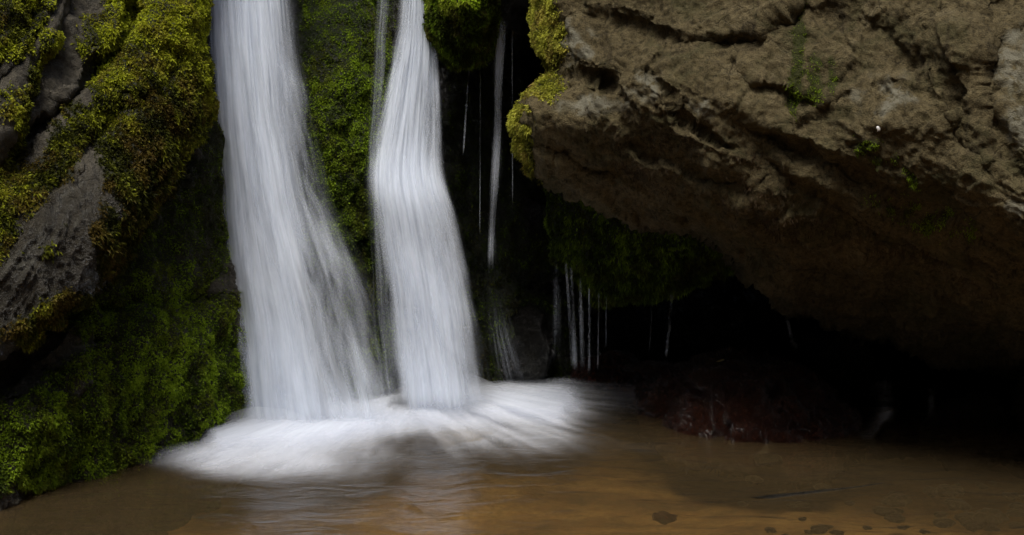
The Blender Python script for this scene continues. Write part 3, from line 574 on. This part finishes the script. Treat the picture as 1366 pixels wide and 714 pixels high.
trickle('water_trickle', 627, 82, 617, 215, 5, 4, 7.6, .62, 'short fine thread falling from the underside of the mossy knob', 22)
trickle('water_trickle', 641, 84, 640, 330, 2.5, 2.5, 7.65, .52, 'faint hair-thin thread midway under the mossy knob', 23)
trickle('water_trickle', 683, -40, 684, 300, 3, 3, 7.65, .45, 'faint thread hugging the left edge of the brown boulder', 24)
trickle('water_veil', 655, 375, 690, 525, 50, 110, 7.75, .30, 'faint fan of spray at the right foot of the narrower fall', 25, us=1.2, layers=3, cat='spray')
trickle('water_veil', 742, 300, 742, 500, 22, 30, 8.25, .40, 'very faint wide film running down left of the dripping shelf', 26, us=.5)
for i, (xa, ya, xb, yb, wa, wb, dn, lb) in enumerate([(755, 345, 765, 500, 6, 10, .58, 'leftmost thread dripping from the mossy shelf'), (762, 352, 768, 503, 7, 12, .62, 'second thread from the left under the mossy shelf'),
        (774, 366, 778, 503, 9, 12, .62, 'widest thread under the mossy shelf, third from its left end'), (786, 380, 786, 503, 5, 8, .68, 'bright broken thread under the mossy shelf, fourth from its left end'),
        (799, 385, 797, 500, 4, 5, .60, 'fifth thread from the left under the mossy shelf'), (809, 390, 808, 470, 2.5, 3, .50, 'rightmost hair-thin drip in the cluster under the mossy shelf')]):
    trickle('water_thread', xa, ya, xb, yb, wa, wb, 7.95+.03*i, dn, lb, 30+i, group='threads dripping from the mossy shelf', layers=2)
trickle('water_trickle', 897, 388, 887, 482, 9, 12, 7.9, .56, 'single thin stream falling onto the top of the red rock', 40)
trickle('water_trickle', 871, 395, 866, 478, 2.5, 2.5, 7.9, .46, 'hair-thin drip left of the stream that lands on the red rock', 41)
trickle('water_cascade', 1050, 425, 1062, 474, 8, 26, 7.95, .5, 'small white cascade fanning out in the dark, above the red rock', 42, us=.5, layers=3)
trickle('water_trickle', 1020, 405, 1017, 445, 6, 5, 8.1, .42, 'barely visible short drip left of the small white cascade', 43)
trickle('water_curtain', 1178, 505, 1180, 566, 70, 76, 6.84, .32, 'wide faint curtain of water in the dark over a black ledge', 44, us=1.2, layers=3, cat='curtain')
trickle('water_curtain', 1243, 515, 1243, 560, 22, 22, 6.84, .30, 'narrow faint curtain of water nearer the right edge', 45, us=.6, cat='curtain')
trickle('water_runnel', 1185, 545, 1150, 592, 44, 60, 6.80, .45, 'thin sloping runnel of water entering the pool below the faint curtain', 46, us=.7, cat='runnel')

# ------------------------------------------------------------------ foam spreading over the pool
gxx = np.linspace(150, 960, 330); gyy_ = np.linspace(492, 665, 150); PX, PY = np.meshgrid(gxx, gyy_)
core = [(300, 594), (340, 586), (400, 582), (470, 570), (540, 556), (610, 548), (680, 546), (740, 552)]
def foam_layer(k, nk):
    z = .004+.060*k/nk
    d, s, t = seg_dist(PX, PY, core)
    wdt = np.interp(t, [0, .3, .55, 1], [13, 21, 19, 14])
    low = PY > np.interp(PX, [c[0] for c in core], [c[1] for c in core])
    wdt = np.where(low, wdt, 26)
    dn = 1.15*np.exp(-(d/wdt)**2)+.42*np.exp(-(d/np.where(low, wdt*3.2, 34))**2)
    dn = dn+.36*np.exp(-((PX-800)/90)**2-((PY-535)/24)**2)+.26*np.exp(-((PX-770)/60)**2-((PY-512)/10)**2)
    dn = dn+.52*np.exp(-((PX-240)/60)**2-((PY-612)/16)**2)+.40*np.exp(-((PX-380)/110)**2-((PY-628)/18)**2)+.22*np.exp(-((PX-690)/120)**2-((PY-590)/24)**2)
    dn = dn-.22*np.exp(-((PX-548)/44)**2-((PY-600)/13)**2)
    bd = np.minimum(np.minimum(PX-150, 960-PX)/60, np.minimum(PY-492, 665-PY)/14); dn = dn*np.clip(bd, 0, 1)
    dn = np.clip(dn, 0, 1.2)*(1-.5*k/nk)
    P = water_point(PX, PY, 0); V = P.reshape(-1, 3).copy()
    XY = np.stack([P[..., 0].ravel(), P[..., 1].ravel()], 1)
    c1 = water_point(430, 560)[:2]; c2 = water_point(610, 530)[:2]
    V[:, 2] = .006+z*np.clip(dn.ravel(), 0, 1)*(1+.22*fbm(V, 4, 2, seed=90))
    # streaks run outward from the feet of the two falls
    wv = fbm(V, 2.2, 3, seed=95)*.10
    c0 = water_point(520, 548)[:2]; cx = c0[0]; cy_ = c0[1]+.75
    an = np.arctan2(V[:, 0]-cx, -(V[:, 1]-cy_)); r = np.hypot(V[:, 0]-cx, V[:, 1]-cy_)
    ray = fbm(np.stack([an*7+k*.15, r*.9, 0*r+k*.2], 1), 1, 4, seed=97, gain=.65)+.6*fbm(np.stack([an*26+k*.3, r*1.1, 0*r+k*.2], 1), 1, 4, seed=98)
    dr_ = dn.ravel(); out_ = 1-sstep(.5, 1.0, dr_)
    dr_ = np.clip(dr_*(1+out_*.42*ray), 0, 1.2)**1.6*1.05
    dr_ = dr_+(.11*np.exp(-((PX-600)/240)**2-((PY-596)/30)**2)*np.clip(bd, 0, 1)).ravel()*np.clip(ray+.25, 0, 1)
    V[:, 2] = .004+.05*k/nk*sstep(0, 1, dn.ravel()/(1-.5*k/nk))
    return V, dr_, np.stack([an*.9+wv+k*2.7, r*1.2+wv*2], 1)
Vs, Ds, Us, Qs = [], [], [], []; o0 = 0
for k in range(7):
    V, dn, uvv = foam_layer(k, 7); V[:, 2] += .004*k
    q = gridq(150, 330); q = q[dn[q].max(1) > .02]
    Vs.append(V); Ds.append(dn); Us.append(uvv); Qs.append(q+o0); o0 += len(V)
fo = mk('foam', np.concatenate(Vs), np.concatenate(Qs)[:, ::-1], M_foam, None, {'dens': np.concatenate(Ds)}, uv=np.concatenate(Us)); fo['kind'] = 'stuff'; fo['label'] = 'white foam and spray spreading over the pool from the feet of the falls'; fo['category'] = 'foam'

# fine spray hanging over the feet of the falls: soft puffs of thin real mist
b = NT('mist'); pv = b.n('ShaderNodeVolumePrincipled', {'Color': (.97, .98, 1, 1), 'Density': 2.2, 'Anisotropy': .1}); b.t.links.new(pv.outputs[0], b.out.inputs['Volume'])
Vs, Qs = [], []; o0 = 0
for i, (px, py, rx, ry, rz) in enumerate([(350, 580, .26, .15, .10), (405, 574, .26, .15, .12), (460, 566, .26, .15, .10), (520, 556, .22, .14, .07), (575, 546, .24, .15, .11), (625, 540, .24, .15, .12), (680, 538, .24, .15, .08)]):
    c = water_point(px, py); th = np.linspace(0, 2*math.pi, 32, endpoint=False); ph = np.linspace(.002, math.pi-.002, 16); T2, P2 = np.meshgrid(th, ph)
    V = np.stack([np.sin(P2)*np.cos(T2)*rx, np.sin(P2)*np.sin(T2)*ry, np.cos(P2)*rz*1.4], -1).reshape(-1, 3)*(1+.15*fbm(np.stack([np.sin(P2)*np.cos(T2), np.sin(P2)*np.sin(T2), np.cos(P2)], -1).reshape(-1, 3)+i, 1, 2, seed=i))[:, None]+c
    ii = np.arange(16*32).reshape(16, 32); jj = np.roll(ii, -1, 1)
    Vs.append(V); Qs.append(np.stack([ii[:-1], ii[1:], jj[1:], jj[:-1]], -1).reshape(-1, 4)+o0)
    o0 += len(V)
mi = mk('mist', np.concatenate(Vs), np.concatenate(Qs), b.m, None, {}); mi['kind'] = 'stuff'

# ------------------------------------------------------------------ small things
def tube(pts, r0, r1, n=8):
    pts = np.array(pts); V = []; m = len(pts)
    for i, p in enumerate(pts):
        t = pts[min(i+1, m-1)]-pts[max(i-1, 0)]; t /= np.linalg.norm(t); a = np.cross(t, [0, 0, 1]); a /= np.linalg.norm(a); b2 = np.cross(a, t)
        r = (r0+(r1-r0)*i/(m-1))*(1+.2*math.sin(i*2.3))*(0.05 if i in (0, m-1) else 1)
        for k in range(n): an = 2*math.pi*k/n; V.append(p+r*(a*math.cos(an)+b2*math.sin(an)))
    ii = np.arange(m*n).reshape(m, n); jj = np.roll(ii, -1, 1)
    return np.array(V), np.stack([ii[:-1], jj[:-1], jj[1:], ii[1:]], -1).reshape(-1, 4)
pts = [water_point(x, y, .003) for x, y in [(1000, 664), (1030, 663), (1062, 659), (1090, 656), (1120, 653), (1150, 649), (1184, 643)]]
V, q = tube(pts, .009, .003); za = {'moss': np.zeros(len(V)), 'wet': np.full(len(V), .6), 'patch': np.zeros(len(V))}
tag(mk('stick', V, q, M_dark, None, za), 'thin dark sunken stick in the shallow water at the lower right', 'stick')
b = NT('pale_chip'); P = b.n('ShaderNodeBsdfPrincipled', {'Base Color': (.75, .74, .72, 1), 'Roughness': .35}); b.t.links.new(P.outputs[0], b.out.inputs[0]); M_chip = b.m
def sit(R, px, py):
    k = np.argmin((R.PX[:R.nf]-px)**2+(R.PY[:R.nf]-py)**2); return R.V[k], R.N[k]
def chip(name, p, s, mat, label, cat, seed, flat=(1, .5, 1.4)):
    rg = np.random.default_rng(seed); th = np.linspace(0, 2*math.pi, 12, endpoint=False); ph = np.linspace(.05, math.pi-.05, 8); T2, P2 = np.meshgrid(th, ph)
    V = np.stack([np.sin(P2)*np.cos(T2)*flat[0], np.sin(P2)*np.sin(T2)*flat[1], np.cos(P2)*flat[2]], -1).reshape(-1, 3)
    V *= (1+.5*fbm(V+seed, 1.6, 3, seed=seed))[:, None]*s
    ii = np.arange(96).reshape(8, 12); jj = np.roll(ii, -1, 1)
    return tag(mk(name, V+p, np.stack([ii[:-1], ii[1:], jj[1:], jj[:-1]], -1).reshape(-1, 4), mat, None, {}), label, cat)
p, n_ = sit(R_b, 1170, 170); chip('white_chip', p+n_*.001, .009, M_chip, 'tiny white chip on the face of the brown boulder', 'stone', 3)  # small off-white lump on the boulder face
def leaf(p, n_, s, mat, label, seed):
    rg = np.random.default_rng(seed); n_ = n_/np.linalg.norm(n_); a = np.cross(n_, rg.normal(size=3)); a /= np.linalg.norm(a); c = np.cross(n_, a)
    L = np.linspace(-1, 1, 9); V = []
    for t in L:
        wd = .42*math.sqrt(max(0, 1-t*t))*(1.1-.3*t)+.02
        for e in (-1, -.5, 0, .5, 1): V.append(p+s*(a*t+c*wd*e+n_*(.10+.18*abs(e)*wd*2+.15*t*t)))
    V = np.array(V); V2 = np.r_[V, V-n_*.0012]; q = gridq(9, 5); q2 = q[:, ::-1]+45
    rim = [k for k in range(5)]+[9*k//9*5+4 for k in range(1, 9)]+[40+k for k in (3, 2, 1, 0)]+[5*k for k in range(7, 0, -1)]
    side = np.array([[rim[i], rim[(i+1) % len(rim)], rim[(i+1) % len(rim)]+45, rim[i]+45] for i in range(len(rim))])
    return tag(mk('leaf', V2, np.r_[q, q2, side], mat, None, {}), label, 'leaf')
b = NT('fallen_leaf'); P = b.n('ShaderNodeBsdfPrincipled', {'Base Color': (.42, .27, .12, 1), 'Roughness': .6}); b.t.links.new(P.outputs[0], b.out.inputs[0])
p, n_ = sit(R_b, 715, 122); leaf(p+n_*.02, n_, .022, b.m, 'pale tan fallen leaf lying on the bright moss of the boulder tip', 5)
b = NT('olive_leaf'); P = b.n('ShaderNodeBsdfPrincipled', {'Base Color': (.16, .12, .02, 1), 'Roughness': .4}); b.t.links.new(P.outputs[0], b.out.inputs[0])
p, n_ = sit(R_m, 962, 482); leaf(p+n_*.006, n_, .022, b.m, 'small olive leaf stuck on top of the wet red rock', 6)
